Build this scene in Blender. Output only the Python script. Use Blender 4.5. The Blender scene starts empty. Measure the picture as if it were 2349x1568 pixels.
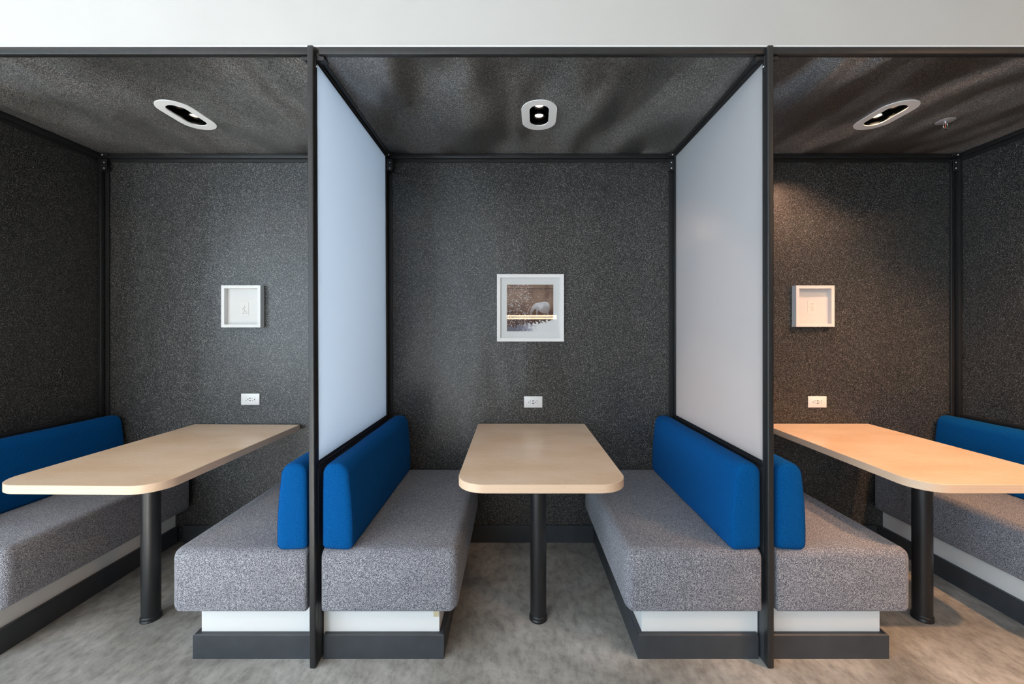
import bpy, bmesh, math, random
from mathutils import Vector, Matrix, Euler

C = bpy.context.scene.collection
SC = bpy.context.scene
R = math.radians

# ------------------------------------------------------------------ camera
HC = 1.3226
cam_d = bpy.data.cameras.new('camera')
cam = bpy.data.objects.new('camera', cam_d)
C.objects.link(cam)
cam.location = (0, 0, HC)
cam.rotation_euler = (R(90), 0, 0)
cam_d.sensor_width = 36
cam_d.lens = 960 / 2349 * 36
cam_d.shift_x = -3.5 / 2349
cam_d.shift_y = -28 / 2349
cam_d.clip_start = 0.02
SC.camera = cam

# ------------------------------------------------------------------ world, exposure
w = bpy.data.worlds.new('world')
SC.world = w
w.use_nodes = True
w.node_tree.nodes['Background'].inputs[0].default_value = (0.62, 0.78, 1.0, 1)
w.node_tree.nodes['Background'].inputs[1].default_value = 0.6
vs = SC.view_settings
vs.view_transform = 'Standard'
vs.look = 'None'
vs.exposure = 0.0
vs.gamma = 1.0
vs.use_curve_mapping = False
SC.cycles.max_bounces = 10
SC.cycles.diffuse_bounces = 6
SC.cycles.sample_clamp_indirect = 6.0
SC.cycles.use_denoising = True

# ------------------------------------------------------------------ lights
def area(name, loc, target, sx, sy, power, col, spread=180):
    d = bpy.data.lights.new(name, 'AREA')
    d.shape = 'RECTANGLE'; d.size = sx; d.size_y = sy
    d.energy = power; d.color = col; d.spread = R(spread)
    o = bpy.data.objects.new(name, d)
    o.location = loc
    o.rotation_euler = (Vector(target) - Vector(loc)).to_track_quat('-Z', 'Y').to_euler()
    C.objects.link(o)
    return o

def spot(name, loc, target, power, col, angle, blend, rad):
    d = bpy.data.lights.new(name, 'SPOT')
    d.energy = power; d.color = col; d.spot_size = R(angle); d.spot_blend = blend
    d.shadow_soft_size = rad
    o = bpy.data.objects.new(name, d)
    o.location = loc
    o.rotation_euler = (Vector(target) - Vector(loc)).to_track_quat('-Z', 'Y').to_euler()
    C.objects.link(o)
    return o

# full-height glazing of the room: (centre along wall, width)
ROOM = (-4.3, 7.0, -5.0, 1.65, 3.4)          # x0, x1, y0, y1, height
WZ0, WZ1 = 0.12, 3.15
LEFT_WINDOWS = [(-3.4, 1.6), (-1.5, 1.6), (0.3, 1.5)]
REAR_WINDOWS = [(-3.3, 1.7), (-1.5, 1.0)]
DAY = (0.76, 0.88, 1.0)
for (y, wd), p in zip(LEFT_WINDOWS, (30, 175, 58)):
    area('window_daylight', (ROOM[0] - 0.03, y, (WZ0 + WZ1) / 2), (0, y, (WZ0 + WZ1) / 2), WZ1 - WZ0, wd, p, (0.67, 0.865, 1.0))
for (x, wd), p in zip(REAR_WINDOWS, (190, 36)):
    area('window_daylight', (x, ROOM[2] - 0.03, (WZ0 + WZ1) / 2), (x, 0, (WZ0 + WZ1) / 2), wd, WZ1 - WZ0, p, (0.70, 0.86, 1.0))
# low sun plus an added second one through the glazing, falling on the floor in front of the booths
def sun(d, e, col):
    l = bpy.data.lights.new('sun', 'SUN'); l.energy = e; l.angle = R(0.6); l.color = col
    o = bpy.data.objects.new('sun', l); C.objects.link(o)
    o.rotation_euler = Vector(d).to_track_quat('-Z', 'Y').to_euler()
sun((1.0, 0.05, -0.90), 28, (1.0, 0.97, 0.93))
sun((0.05, 1.0, -0.52), 23, (1.0, 0.97, 0.93))  # second sun, added to bounce more light up to the booth ceilings
# added warm fill lights up at the unseen ceiling of the room
area('warm_fill_light', (-2.4, -1.0, 3.38), (-2.4, -1.0, 0), 1.2, 0.6, 14, (1.0, 0.62, 0.38))
area('warm_fill_light', (3.6, -1.0, 3.38), (3.6, -1.0, 0), 1.2, 0.6, 56, (1.0, 0.58, 0.30))
# a warm track spot on the ceiling of the room, right of the camera
spot('track_light', (2.57, 0.61, 3.05), (2.20, 1.96, 0.5), 290, (1.0, 0.54, 0.26), 61, 0.65, 0.035)

# ------------------------------------------------------------------ layout numbers
YF, YB = 1.632, 2.600          # post fronts, face of the rear skirting
YW = 2.612                     # rear wall face
XL, XR = -2.562, 2.765         # end walls
D1, D2 = -0.7845, 1.005        # centres of the two partitions
ZC = 2.410                     # booth ceiling
BOOTHS = [-1.680, 0.110, 1.892]

# ------------------------------------------------------------------ node helpers
def new_mat(name):
    m = bpy.data.materials.new(name); m.use_nodes = True
    nt = m.node_tree
    for n in list(nt.nodes): nt.nodes.remove(n)
    out = nt.nodes.new('ShaderNodeOutputMaterial')
    bs = nt.nodes.new('ShaderNodeBsdfPrincipled')
    nt.links.new(bs.outputs[0], out.inputs[0])
    return m, nt, bs, out

def node(nt, t, **kw):
    n = nt.nodes.new(t)
    for k, v in kw.items():
        if k.startswith('i_'):
            key = k[2:]
            key = int(key) if key.isdigit() else key.replace('_', ' ')
            n.inputs[key].default_value = v
        else:
            setattr(n, k, v)
    return n

def coords(nt, scale=(1, 1, 1), rot=(0, 0, 0)):
    tc = node(nt, 'ShaderNodeTexCoord')
    mp = node(nt, 'ShaderNodeMapping')
    mp.inputs['Scale'].default_value = scale
    mp.inputs['Rotation'].default_value = rot
    nt.links.new(tc.outputs['Object'], mp.inputs[0])
    return mp.outputs[0]

def ramp(nt, fac, stops, interp='LINEAR'):
    r = node(nt, 'ShaderNodeValToRGB')
    r.color_ramp.interpolation = interp
    e = r.color_ramp.elements
    while len(e) < len(stops): e.new(0.5)
    for k, (p, c) in enumerate(stops):
        e[k].position = p
        e[k].color = c if len(c) == 4 else (*c, 1)
    nt.links.new(fac, r.inputs[0])
    return r.outputs[0]

def math_n(nt, op, a, b=None, clamp=False):
    n = node(nt, 'ShaderNodeMath', operation=op); n.use_clamp = clamp
    for k, v in ((0, a), (1, b)):
        if v is None: continue
        if isinstance(v, (int, float)): n.inputs[k].default_value = v
        else: nt.links.new(v, n.inputs[k])
    return n.outputs[0]

def mix_c(nt, fac, a, b, mode='MIX'):
    n = node(nt, 'ShaderNodeMix', data_type='RGBA', blend_type=mode)
    for idx, v in ((0, fac), (6, a), (7, b)):
        if isinstance(v, (int, float)): n.inputs[idx].default_value = v
        elif isinstance(v, tuple): n.inputs[idx].default_value = v if len(v) == 4 else (*v, 1)
        else: nt.links.new(v, n.inputs[idx])
    return n.outputs[2]

def bump(nt, bs, h, strength, dist, prev=None):
    b = node(nt, 'ShaderNodeBump')
    b.inputs['Strength'].default_value = strength
    b.inputs['Distance'].default_value = dist
    nt.links.new(h, b.inputs['Height'])
    if prev is not None: nt.links.new(prev, b.inputs['Normal'])
    nt.links.new(b.outputs[0], bs.inputs['Normal'])
    return b.outputs[0]

def plain(name, col, rough=0.5, spec=0.5, metal=0.0, noise=0.0, nscale=30.0, coat=0.0):
    m, nt, bs, out = new_mat(name)
    bs.inputs['Roughness'].default_value = rough
    bs.inputs['Specular IOR Level'].default_value = spec
    bs.inputs['Metallic'].default_value = metal
    bs.inputs['Coat Weight'].default_value = coat
    if noise:
        n = node(nt, 'ShaderNodeTexNoise'); n.inputs['Scale'].default_value = nscale
        n.inputs['Detail'].default_value = 4
        nt.links.new(coords(nt), n.inputs['Vector'])
        lo = tuple(c * (1 - noise) for c in col); hi = tuple(min(1, c * (1 + noise)) for c in col)
        nt.links.new(ramp(nt, n.outputs[0], [(0.3, lo), (0.7, hi)]), bs.inputs['Base Color'])
    else:
        bs.inputs['Base Color'].default_value = (*col, 1)
    return m

# ---- speckled rubber sheet: black with pale flakes, slightly wavy and satin
def speckle_mat(name, wave_scale, wave_amt, rough=0.42, base=0.008, more=0.0, wdetail=2.0, spec=0.55):
    m, nt, bs, out = new_mat(name)
    co = coords(nt)
    # crooked, elongated flakes
    dn = node(nt, 'ShaderNodeTexNoise'); dn.inputs['Scale'].default_value = 230; dn.inputs['Detail'].default_value = 1
    nt.links.new(co, dn.inputs['Vector'])
    off = node(nt, 'ShaderNodeVectorMath', operation='SCALE'); off.inputs['Scale'].default_value = 0.006
    nt.links.new(dn.outputs['Color'], off.inputs[0])
    add = node(nt, 'ShaderNodeVectorMath', operation='ADD')
    nt.links.new(co, add.inputs[0]); nt.links.new(off.outputs[0], add.inputs[1])
    tot = None
    for sc_, thr, keep, val in ((285, 0.36, 0.31, 1.0), (470, 0.41, 0.38, 0.6)):
        v = node(nt, 'ShaderNodeTexVoronoi'); v.inputs['Scale'].default_value = sc_
        nt.links.new(add.outputs[0], v.inputs['Vector'])
        near = math_n(nt, 'LESS_THAN', v.outputs['Distance'], thr)
        sep = node(nt, 'ShaderNodeSeparateColor'); nt.links.new(v.outputs['Color'], sep.inputs[0])
        kept = math_n(nt, 'LESS_THAN', sep.outputs[0], keep + more)
        br = math_n(nt, 'MULTIPLY_ADD', sep.outputs[1], 0.7)
        nt.nodes[-1].inputs[2].default_value = 0.3
        f = math_n(nt, 'MULTIPLY', math_n(nt, 'MULTIPLY', near, kept), math_n(nt, 'MULTIPLY', br, val))
        tot = f if tot is None else math_n(nt, 'MAXIMUM', tot, f)
    col = mix_c(nt, tot, (base, base, base * 1.06), (0.60, 0.585, 0.545))
    nt.links.new(col, bs.inputs['Base Color'])
    bs.inputs['Roughness'].default_value = rough
    bs.inputs['Specular IOR Level'].default_value = spec
    wn = node(nt, 'ShaderNodeTexNoise'); wn.inputs['Scale'].default_value = 1.0; wn.inputs['Detail'].default_value = wdetail
    nt.links.new(coords(nt, wave_scale), wn.inputs['Vector'])
    b1 = bump(nt, bs, wn.outputs[0], 1.0, wave_amt)
    gn = node(nt, 'ShaderNodeTexNoise'); gn.inputs['Scale'].default_value = 420; gn.inputs['Detail'].default_value = 2
    nt.links.new(co, gn.inputs['Vector'])
    bump(nt, bs, gn.outputs[0], 0.5, 0.0006, b1)
    return m

M_WALL = speckle_mat('speckled_wall_sheet', (2.6, 2.6, 0.7), 0.020, 0.37)
M_CEIL = speckle_mat('speckled_ceiling_sheet', (3.6, 1.5, 1.0), 0.42, 0.40, 0.034, 0.36, 0.5, 0.9)

# ---- salt and pepper upholstery
def heather_mat():
    m, nt, bs, out = new_mat('heathered_seat_fabric')
    co = coords(nt)
    n1 = node(nt, 'ShaderNodeTexNoise'); n1.inputs['Scale'].default_value = 540; n1.inputs['Detail'].default_value = 2
    n1.inputs['Roughness'].default_value = 0.6
    nt.links.new(co, n1.inputs['Vector'])
    c = ramp(nt, n1.outputs[0], [(0.34, (0.022, 0.025, 0.036)), (0.46, (0.095, 0.10, 0.125)), (0.54, (0.26, 0.26, 0.29)), (0.67, (0.66, 0.655, 0.67))])
    n2 = node(nt, 'ShaderNodeTexNoise'); n2.inputs['Scale'].default_value = 7; n2.inputs['Detail'].default_value = 2
    nt.links.new(co, n2.inputs['Vector'])
    c2 = ramp(nt, n2.outputs[0], [(0.35, (0.93, 0.93, 0.95)), (0.65, (1, 1, 1))])
    nt.links.new(mix_c(nt, 1.0, c, c2, 'MULTIPLY'), bs.inputs['Base Color'])
    bs.inputs['Roughness'].default_value = 0.95
    bs.inputs['Specular IOR Level'].default_value = 0.15
    bs.inputs['Sheen Weight'].default_value = 0.15
    bump(nt, bs, n1.outputs[0], 0.5, 0.0012)
    return m
M_SEAT = heather_mat()

def felt_mat():
    m, nt, bs, out = new_mat('blue_wool_felt')
    co = coords(nt)
    n1 = node(nt, 'ShaderNodeTexNoise'); n1.inputs['Scale'].default_value = 520; n1.inputs['Detail'].default_value = 3
    nt.links.new(co, n1.inputs['Vector'])
    c = ramp(nt, n1.outputs[0], [(0.30, (0.0005, 0.047, 0.17)), (0.5, (0.001, 0.068, 0.232)), (0.72, (0.006, 0.105, 0.32))])
    nt.links.new(c, bs.inputs['Base Color'])
    bs.inputs['Roughness'].default_value = 0.95
    bs.inputs['Specular IOR Level'].default_value = 0.05
    bs.inputs['Sheen Weight'].default_value = 0.04
    bs.inputs['Sheen Tint'].default_value = (0.35, 0.55, 1.0, 1)
    bump(nt, bs, n1.outputs[0], 0.35, 0.001)
    return m
M_FELT = felt_mat()
M_PIPE = plain('blue_seam_thread', (0.004, 0.055, 0.19), 0.8, 0.1)

def veneer_mat():
    m, nt, bs, out = new_mat('maple_veneer')
    co = coords(nt, (1.5, 7.0, 1.0))
    n0 = node(nt, 'ShaderNodeTexNoise'); n0.inputs['Scale'].default_value = 2.2; n0.inputs['Detail'].default_value = 3
    nt.links.new(co, n0.inputs['Vector'])
    # swirling annual rings
    ring = math_n(nt, 'FRACT', math_n(nt, 'MULTIPLY', n0.outputs[0], 22))
    line = ramp(nt, ring, [(0.0, (0.93, 0.91, 0.89)), (0.15, (1, 1, 1)), (0.85, (1, 1, 1)), (1.0, (0.92, 0.90, 0.88))])
    n1 = node(nt, 'ShaderNodeTexNoise'); n1.inputs['Scale'].default_value = 3.0; n1.inputs['Detail'].default_value = 4
    nt.links.new(coords(nt, (1, 2.2, 1)), n1.inputs['Vector'])
    base = ramp(nt, n1.outputs[0], [(0.25, (0.78, 0.545, 0.365)), (0.5, (0.85, 0.63, 0.455)), (0.75, (0.88, 0.69, 0.53))])
    n2 = node(nt, 'ShaderNodeTexNoise'); n2.inputs['Scale'].default_value = 60; n2.inputs['Detail'].default_value = 3
    nt.links.new(coords(nt, (0.5, 6, 1)), n2.inputs['Vector'])
    pores = ramp(nt, n2.outputs[0], [(0.30, (0.90, 0.87, 0.84)), (0.45, (1, 1, 1))])
    c = mix_c(nt, 0.8, base, line, 'MULTIPLY')
    c = mix_c(nt, 0.8, c, pores, 'MULTIPLY')
    nt.links.new(c, bs.inputs['Base Color'])
    bs.inputs['Roughness'].default_value = 0.25
    bs.inputs['Specular IOR Level'].default_value = 0.5
    return m
M_VENEER = veneer_mat()

def ply_edge_mat():
    m, nt, bs, out = new_mat('plywood_edge')
    tc = node(nt, 'ShaderNodeTexCoord')
    sep = node(nt, 'ShaderNodeSeparateXYZ'); nt.links.new(tc.outputs['Object'], sep.inputs[0])
    wob = node(nt, 'ShaderNodeTexNoise'); wob.inputs['Scale'].default_value = 5
    nt.links.new(tc.outputs['Object'], wob.inputs['Vector'])
    z = math_n(nt, 'ADD', sep.outputs[2], math_n(nt, 'MULTIPLY', wob.outputs[0], 0.0015))
    fr = math_n(nt, 'FRACT', math_n(nt, 'MULTIPLY', z, 1 / 0.0056))
    c = ramp(nt, fr, [(0.0, (0.54, 0.36, 0.24)), (0.10, (0.74, 0.53, 0.37)), (0.5, (0.78, 0.58, 0.42)), (0.60, (0.68, 0.47, 0.32)), (1.0, (0.74, 0.53, 0.375))])
    n = node(nt, 'ShaderNodeTexNoise'); n.inputs['Scale'].default_value = 9; n.inputs['Detail'].default_value = 3
    nt.links.new(coords(nt, (1, 1, 45)), n.inputs['Vector'])
    d = ramp(nt, n.outputs[0], [(0.0, (1, 1, 1)), (0.68, (1, 1, 1)), (0.73, (0.35, 0.24, 0.18))])
    nt.links.new(mix_c(nt, 1.0, c, d, 'MULTIPLY'), bs.inputs['Base Color'])
    bs.inputs['Roughness'].default_value = 0.42
    return m
M_PLY = ply_edge_mat()

def concrete_mat():
    m, nt, bs, out = new_mat('polished_concrete')
    co = coords(nt)
    n1 = node(nt, 'ShaderNodeTexNoise'); n1.inputs['Scale'].default_value = 1.6; n1.inputs['Detail'].default_value = 8; n1.inputs['Roughness'].default_value = 0.62
    n1.inputs['Distortion'].default_value = 0.6
    nt.links.new(co, n1.inputs['Vector'])
    c = ramp(nt, n1.outputs[0], [(0.32, (0.22, 0.21, 0.192)), (0.5, (0.38, 0.368, 0.345)), (0.68, (0.62, 0.61, 0.585))])
    n2 = node(nt, 'ShaderNodeTexNoise'); n2.inputs['Scale'].default_value = 20; n2.inputs['Detail'].default_value = 8; n2.inputs['Roughness'].default_value = 0.7
    nt.links.new(coords(nt, (1.25, 0.75, 1), (0, 0, 0.3)), n2.inputs['Vector'])
    c2 = ramp(nt, n2.outputs[0], [(0.34, (0.50, 0.49, 0.48)), (0.52, (0.95, 0.95, 0.95)), (0.68, (1.2, 1.2, 1.2))])
    c = mix_c(nt, 0.75, c, c2, 'MULTIPLY')
    # hairline trowel scratches
    sc_ = node(nt, 'ShaderNodeTexNoise'); sc_.inputs['Scale'].default_value = 9; sc_.inputs['Detail'].default_value = 2
    nt.links.new(coords(nt, (9, 0.7, 1), (0, 0, 0.35)), sc_.inputs['Vector'])
    s = ramp(nt, sc_.outputs[0], [(0.66, (0, 0, 0)), (0.70, (1, 1, 1)), (0.74, (0, 0, 0))])
    c = mix_c(nt, math_n(nt, 'MULTIPLY', s, 0.16), c, (0.55, 0.53, 0.50))
    v = node(nt, 'ShaderNodeTexVoronoi'); v.inputs['Scale'].default_value = 26
    nt.links.new(co, v.inputs['Vector'])
    sp = math_n(nt, 'LESS_THAN', v.outputs['Distance'], 0.055)
    c = mix_c(nt, math_n(nt, 'MULTIPLY', sp, 0.5), c, (0.62, 0.60, 0.57))
    nt.links.new(c, bs.inputs['Base Color'])
    rr = ramp(nt, n2.outputs[0], [(0.3, (0.50, 0.50, 0.50)), (0.7, (0.33, 0.33, 0.33))])
    nt.links.new(rr, bs.inputs['Roughness'])
    bs.inputs['Specular IOR Level'].default_value = 0.45
    bump(nt, bs, n2.outputs[0], 0.15, 0.002)
    return m
M_FLOOR = concrete_mat()

def acrylic_mat():
    m, nt, bs, out = new_mat('frosted_acrylic')
    nt.nodes.remove(bs)
    d = node(nt, 'ShaderNodeBsdfDiffuse'); d.inputs[0].default_value = (0.86, 0.87, 0.88, 1)
    t = node(nt, 'ShaderNodeBsdfTranslucent'); t.inputs[0].default_value = (0.84, 0.91, 1.0, 1)
    g = node(nt, 'ShaderNodeBsdfGlossy'); g.inputs['Roughness'].default_value = 0.38
    mx = node(nt, 'ShaderNodeMixShader'); mx.inputs[0].default_value = 0.74
    nt.links.new(d.outputs[0], mx.inputs[1]); nt.links.new(t.outputs[0], mx.inputs[2])
    mg = node(nt, 'ShaderNodeMixShader'); mg.inputs[0].default_value = 0.035
    nt.links.new(mx.outputs[0], mg.inputs[1]); nt.links.new(g.outputs[0], mg.inputs[2])
    nt.links.new(mg.outputs[0], out.inputs[0])
    return m
M_ACRYL = acrylic_mat()

def pane_mat():
    m, nt, bs, out = new_mat('clear_glazing')
    nt.nodes.remove(bs)
    t = node(nt, 'ShaderNodeBsdfTransparent'); t.inputs[0].default_value = (0.99, 0.99, 0.99, 1)
    g = node(nt, 'ShaderNodeBsdfGlossy'); g.inputs['Roughness'].default_value = 0.01
    f = node(nt, 'ShaderNodeFresnel'); f.inputs[0].default_value = 1.38
    mx = node(nt, 'ShaderNodeMixShader')
    nt.links.new(f.outputs[0], mx.inputs[0]); nt.links.new(t.outputs[0], mx.inputs[1]); nt.links.new(g.outputs[0], mx.inputs[2])
    nt.links.new(mx.outputs[0], out.inputs[0])
    return m
M_PANE = pane_mat()

def emit_mat(name, col, s):
    m, nt, bs, out = new_mat(name)
    nt.nodes.remove(bs)
    e = node(nt, 'ShaderNodeEmission'); e.inputs[0].default_value = (*col, 1); e.inputs[1].default_value = s
    nt.links.new(e.outputs[0], out.inputs[0])
    return m

M_METAL = plain('black_powder_coat', (0.016, 0.016, 0.0165), 0.43, 0.5, noise=0.15, nscale=60)
M_TUBE = plain('black_satin_tube', (0.012, 0.012, 0.013), 0.36, 0.5)
M_SLATE = plain('slate_grey_paint', (0.045, 0.050, 0.057), 0.42, 0.4, noise=0.12, nscale=14)
M_WHITE = plain('white_laminate', (0.80, 0.80, 0.79), 0.35, 0.4)
M_PAINT = plain('warm_white_wall_paint', (0.53, 0.517, 0.495), 0.75, 0.25, noise=0.02, nscale=3)
M_GREYWALL = plain('dark_grey_wall_paint', (0.16, 0.155, 0.15), 0.8, 0.2)
M_CEILPAINT = plain('white_ceiling_paint', (0.80, 0.79, 0.77), 0.85, 0.2)
M_FRAME = plain('white_lacquered_frame', (0.82, 0.81, 0.80), 0.38, 0.4)
M_MAT = plain('white_mount_board', (0.83, 0.83, 0.82), 0.9, 0.15)
M_FRAME2 = plain('toned_down_white_frame', (0.70, 0.695, 0.68), 0.45, 0.3)  # same white frame, colour darkened to offset too strong daylight
M_MAT2 = plain('toned_down_white_mount_board', (0.64, 0.64, 0.63), 0.9, 0.15)  # same white board, less light put into its colour for the small pictures
M_PLATE = plain('white_socket_plastic', (0.84, 0.835, 0.82), 0.30, 0.5)
M_HOLE = plain('black_slot', (0.004, 0.004, 0.004), 0.7, 0.1)
M_USB = plain('dark_port_metal', (0.02, 0.02, 0.02), 0.4, 0.5)
M_SCREW = plain('zinc_screw', (0.88, 0.88, 0.86), 0.3, 0.6, metal=0.25)
M_HOUSING = plain('black_lamp_housing', (0.004, 0.004, 0.004), 0.22, 0.5)
M_TRIMRING = plain('white_lamp_trim', (0.88, 0.88, 0.875), 0.45, 0.4)
M_CHROME = plain('chrome', (0.75, 0.75, 0.76), 0.12, 0.5, metal=1.0)
M_NICKEL = plain('satin_nickel', (0.55, 0.56, 0.58), 0.4, 0.5, metal=0.5)
M_BRASSRED = plain('copper_sprinkler_bulb', (0.55, 0.12, 0.05), 0.25, 0.5)
M_TAPE = plain('masking_tape', (0.66, 0.56, 0.36), 0.7, 0.2)
M_INK = plain('grey_ink', (0.12, 0.12, 0.11), 0.9, 0.1)
M_CARD = plain('ivory_card', (0.67, 0.665, 0.64), 0.9, 0.15)
M_LAMPS = [emit_mat('lamp_glow_left', (1.0, 0.80, 0.66), 1.5), emit_mat('lamp_glow_centre', (1.0, 0.82, 0.70), 1.8), emit_mat('lamp_glow_right', (1.0, 0.72, 0.45), 14.0)]
M_LED = emit_mat('linear_lamp_glow', (1.0, 0.80, 0.55), 26.0)

# ------------------------------------------------------------------ mesh helpers
def link(name, bm, mats, parent=None, smooth=None):
    me = bpy.data.meshes.new(name)
    bmesh.ops.recalc_face_normals(bm, faces=bm.faces)
    bm.to_mesh(me); bm.free()
    if not isinstance(mats, (list, tuple)): mats = [mats]
    for m in mats: me.materials.append(m)
    if smooth is not None:
        for p in me.polygons: p.use_smooth = True
        me.set_sharp_from_angle(angle=R(smooth))
    o = bpy.data.objects.new(name, me)
    C.objects.link(o)
    if parent is not None: o.parent = parent
    return o

def box(bm, x0, x1, y0, y1, z0, z1, bev=0.0, seg=2):
    x0, x1 = min(x0, x1), max(x0, x1)
    vs_ = [bm.verts.new(p) for p in ((x0, y0, z0), (x1, y0, z0), (x1, y1, z0), (x0, y1, z0), (x0, y0, z1), (x1, y0, z1), (x1, y1, z1), (x0, y1, z1))]
    fs = [bm.faces.new([vs_[i] for i in f]) for f in ((0, 3, 2, 1), (4, 5, 6, 7), (0, 1, 5, 4), (1, 2, 6, 5), (2, 3, 7, 6), (3, 0, 4, 7))]
    if bev:
        es = {e for f in fs for e in f.edges}
        bmesh.ops.bevel(bm, geom=list(es), offset=bev, segments=seg, profile=0.5, affect='EDGES')
    return fs

def cyl(bm, c, r, z0, z1, n=48, axis='Z', r2=None):
    r2 = r if r2 is None else r2
    def P(a, rr, t):
        u, v = rr * math.cos(a), rr * math.sin(a)
        if axis == 'Z': return (c[0] + u, c[1] + v, t)
        if axis == 'Y': return (c[0] + u, t, c[1] + v)
        return (t, c[0] + u, c[1] + v)
    lo = [bm.verts.new(P(2 * math.pi * k / n, r, z0)) for k in range(n)]
    hi = [bm.verts.new(P(2 * math.pi * k / n, r2, z1)) for k in range(n)]
    for k in range(n):
        bm.faces.new((lo[k], lo[(k + 1) % n], hi[(k + 1) % n], hi[k]))
    bm.faces.new(lo[::-1]); bm.faces.new(hi)

def lathe(bm, prof, n=48, c=(0, 0)):
    rings = []
    for r, z in prof:
        if r < 1e-6: rings.append([bm.verts.new((c[0], c[1], z))])
        else: rings.append([bm.verts.new((c[0] + r * math.cos(2 * math.pi * k / n), c[1] + r * math.sin(2 * math.pi * k / n), z)) for k in range(n)])
    for a, b in zip(rings, rings[1:]):
        for k in range(n):
            k2 = (k + 1) % n
            if len(a) == 1 and len(b) == 1: continue
            if len(a) == 1: bm.faces.new((a[0], b[k], b[k2]))
            elif len(b) == 1: bm.faces.new((a[k], a[k2], b[0]))
            else: bm.faces.new((a[k], a[k2], b[k2], b[k]))

def tube(bm, pts, r, n=8, closed=True):
    N = len(pts); rings = []
    for i, p in enumerate(pts):
        a = Vector(pts[(i - 1) % N]) if (closed or i > 0) else Vector(p)
        b = Vector(pts[(i + 1) % N]) if (closed or i < N - 1) else Vector(p)
        t = (b - a).normalized()
        up = Vector((0, 1, 0)) if abs(t.y) < 0.9 else Vector((0, 0, 1))
        u = t.cross(up).normalized(); v = t.cross(u)
        rings.append([bm.verts.new(Vector(p) + r * (math.cos(2 * math.pi * k / n) * u + math.sin(2 * math.pi * k / n) * v)) for k in range(n)])
    for i in range(N if closed else N - 1):
        a, b = rings[i], rings[(i + 1) % N]
        for k in range(n):
            bm.faces.new((a[k], a[(k + 1) % n], b[(k + 1) % n], b[k]))
    if not closed:
        bm.faces.new(rings[0]); bm.faces.new(rings[-1][::-1])

def thing(name, label, cat, loc=(0, 0, 0), rot=(0, 0, 0), group=None):
    o = bpy.data.objects.new(name, None); C.objects.link(o)
    o.empty_display_size = 0.1
    o.location = loc; o.rotation_euler = rot
    o['label'] = label; o['category'] = cat
    if group: o['group'] = group
    return o

def tag(o, label, cat, group=None):
    o['label'] = label; o['category'] = cat
    if group: o['group'] = group
    return o

def struct(name, bm, m, label=None, smooth=None):
    o = link(name, bm, m, None, smooth)
    o['kind'] = 'structure'
    if label: o['label'] = label
    return o

def dup(root, loc, rot=None, label=None):
    r = root.copy(); C.objects.link(r)
    r.location = loc
    if rot is not None: r.rotation_euler = rot
    if label: r['label'] = label
    for ch in list(root.children):
        c = ch.copy(); C.objects.link(c); c.parent = r
        for g in list(ch.children):
            d = g.copy(); C.objects.link(d); d.parent = c
    return r

# ------------------------------------------------------------------ the setting
bm = bmesh.new(); box(bm, ROOM[0] - 0.2, ROOM[1] + 0.2, ROOM[2] - 0.2, 2.8, -0.08, 0)
struct('floor', bm, M_FLOOR)
bm = bmesh.new(); box(bm, XL - 0.1, XR + 0.1, YW, YW + 0.1, 0, 3.4)
struct('wall_back', bm, M_WALL, 'black wall sheet with pale flecks behind the booths')
bm = bmesh.new(); box(bm, XL - 0.1, XL, 1.662, YW, 0, 2.41)
struct('wall_left', bm, M_WALL, 'black flecked wall closing the left booth')
bm = bmesh.new(); box(bm, XR, XR + 0.1, 1.662, YW, 0, 2.41)
struct('wall_right', bm, M_WALL, 'black flecked wall closing the right booth')
# booth ceiling, cut out for the three lamp housings
YFX = 2.126
LAMPX = [-1.659, 0.130, 1.887]
bm = bmesh.new()
hx, hy = 0.058, 0.117
z0, z1 = ZC, ZC + 0.02
xs = [XL - 0.1]
for lx in LAMPX: xs += [lx - hx, lx + hx]
xs.append(XR + 0.1)
for i in range(len(xs) - 1):
    if i % 2 == 0: box(bm, xs[i], xs[i + 1], 1.668, YW, z0, z1)
    else:
        box(bm, xs[i], xs[i + 1], 1.668, YFX - hy, z0, z1)
        box(bm, xs[i], xs[i + 1], YFX + hy, YW, z0, z1)
struct('ceiling', bm, M_CEIL, 'black flecked ceiling sheet over the booths')
# bulkhead over the booths
bm = bmesh.new()
box(bm, ROOM[0], ROOM[1], 1.652, 1.76, 2.4375, ROOM[4])
struct('wall_front', bm, M_PAINT, 'off-white bulkhead above the booths')
bm = bmesh.new(); box(bm, XL - 0.12, XR + 0.12, 1.6475, 1.6525, 2.4362, 2.4425, 0.0015)
struct('trim_1', bm, M_FRAME, 'white bead along the foot of the bulkhead')
bm = bmesh.new(); box(bm, ROOM[0], XL - 0.1, 1.662, 1.76, 0, 2.4375)
struct('wall_front_left', bm, M_PAINT)
bm = bmesh.new(); box(bm, XR + 0.1, ROOM[1], 1.662, 1.76, 0, 2.4375)
struct('wall_front_right', bm, M_PAINT)
bm = bmesh.new(); box(bm, ROOM[0] - 0.2, ROOM[1] + 0.2, ROOM[2] - 0.2, YW + 0.1, ROOM[4], ROOM[4] + 0.1)
struct('ceiling_room', bm, M_CEILPAINT)

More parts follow.
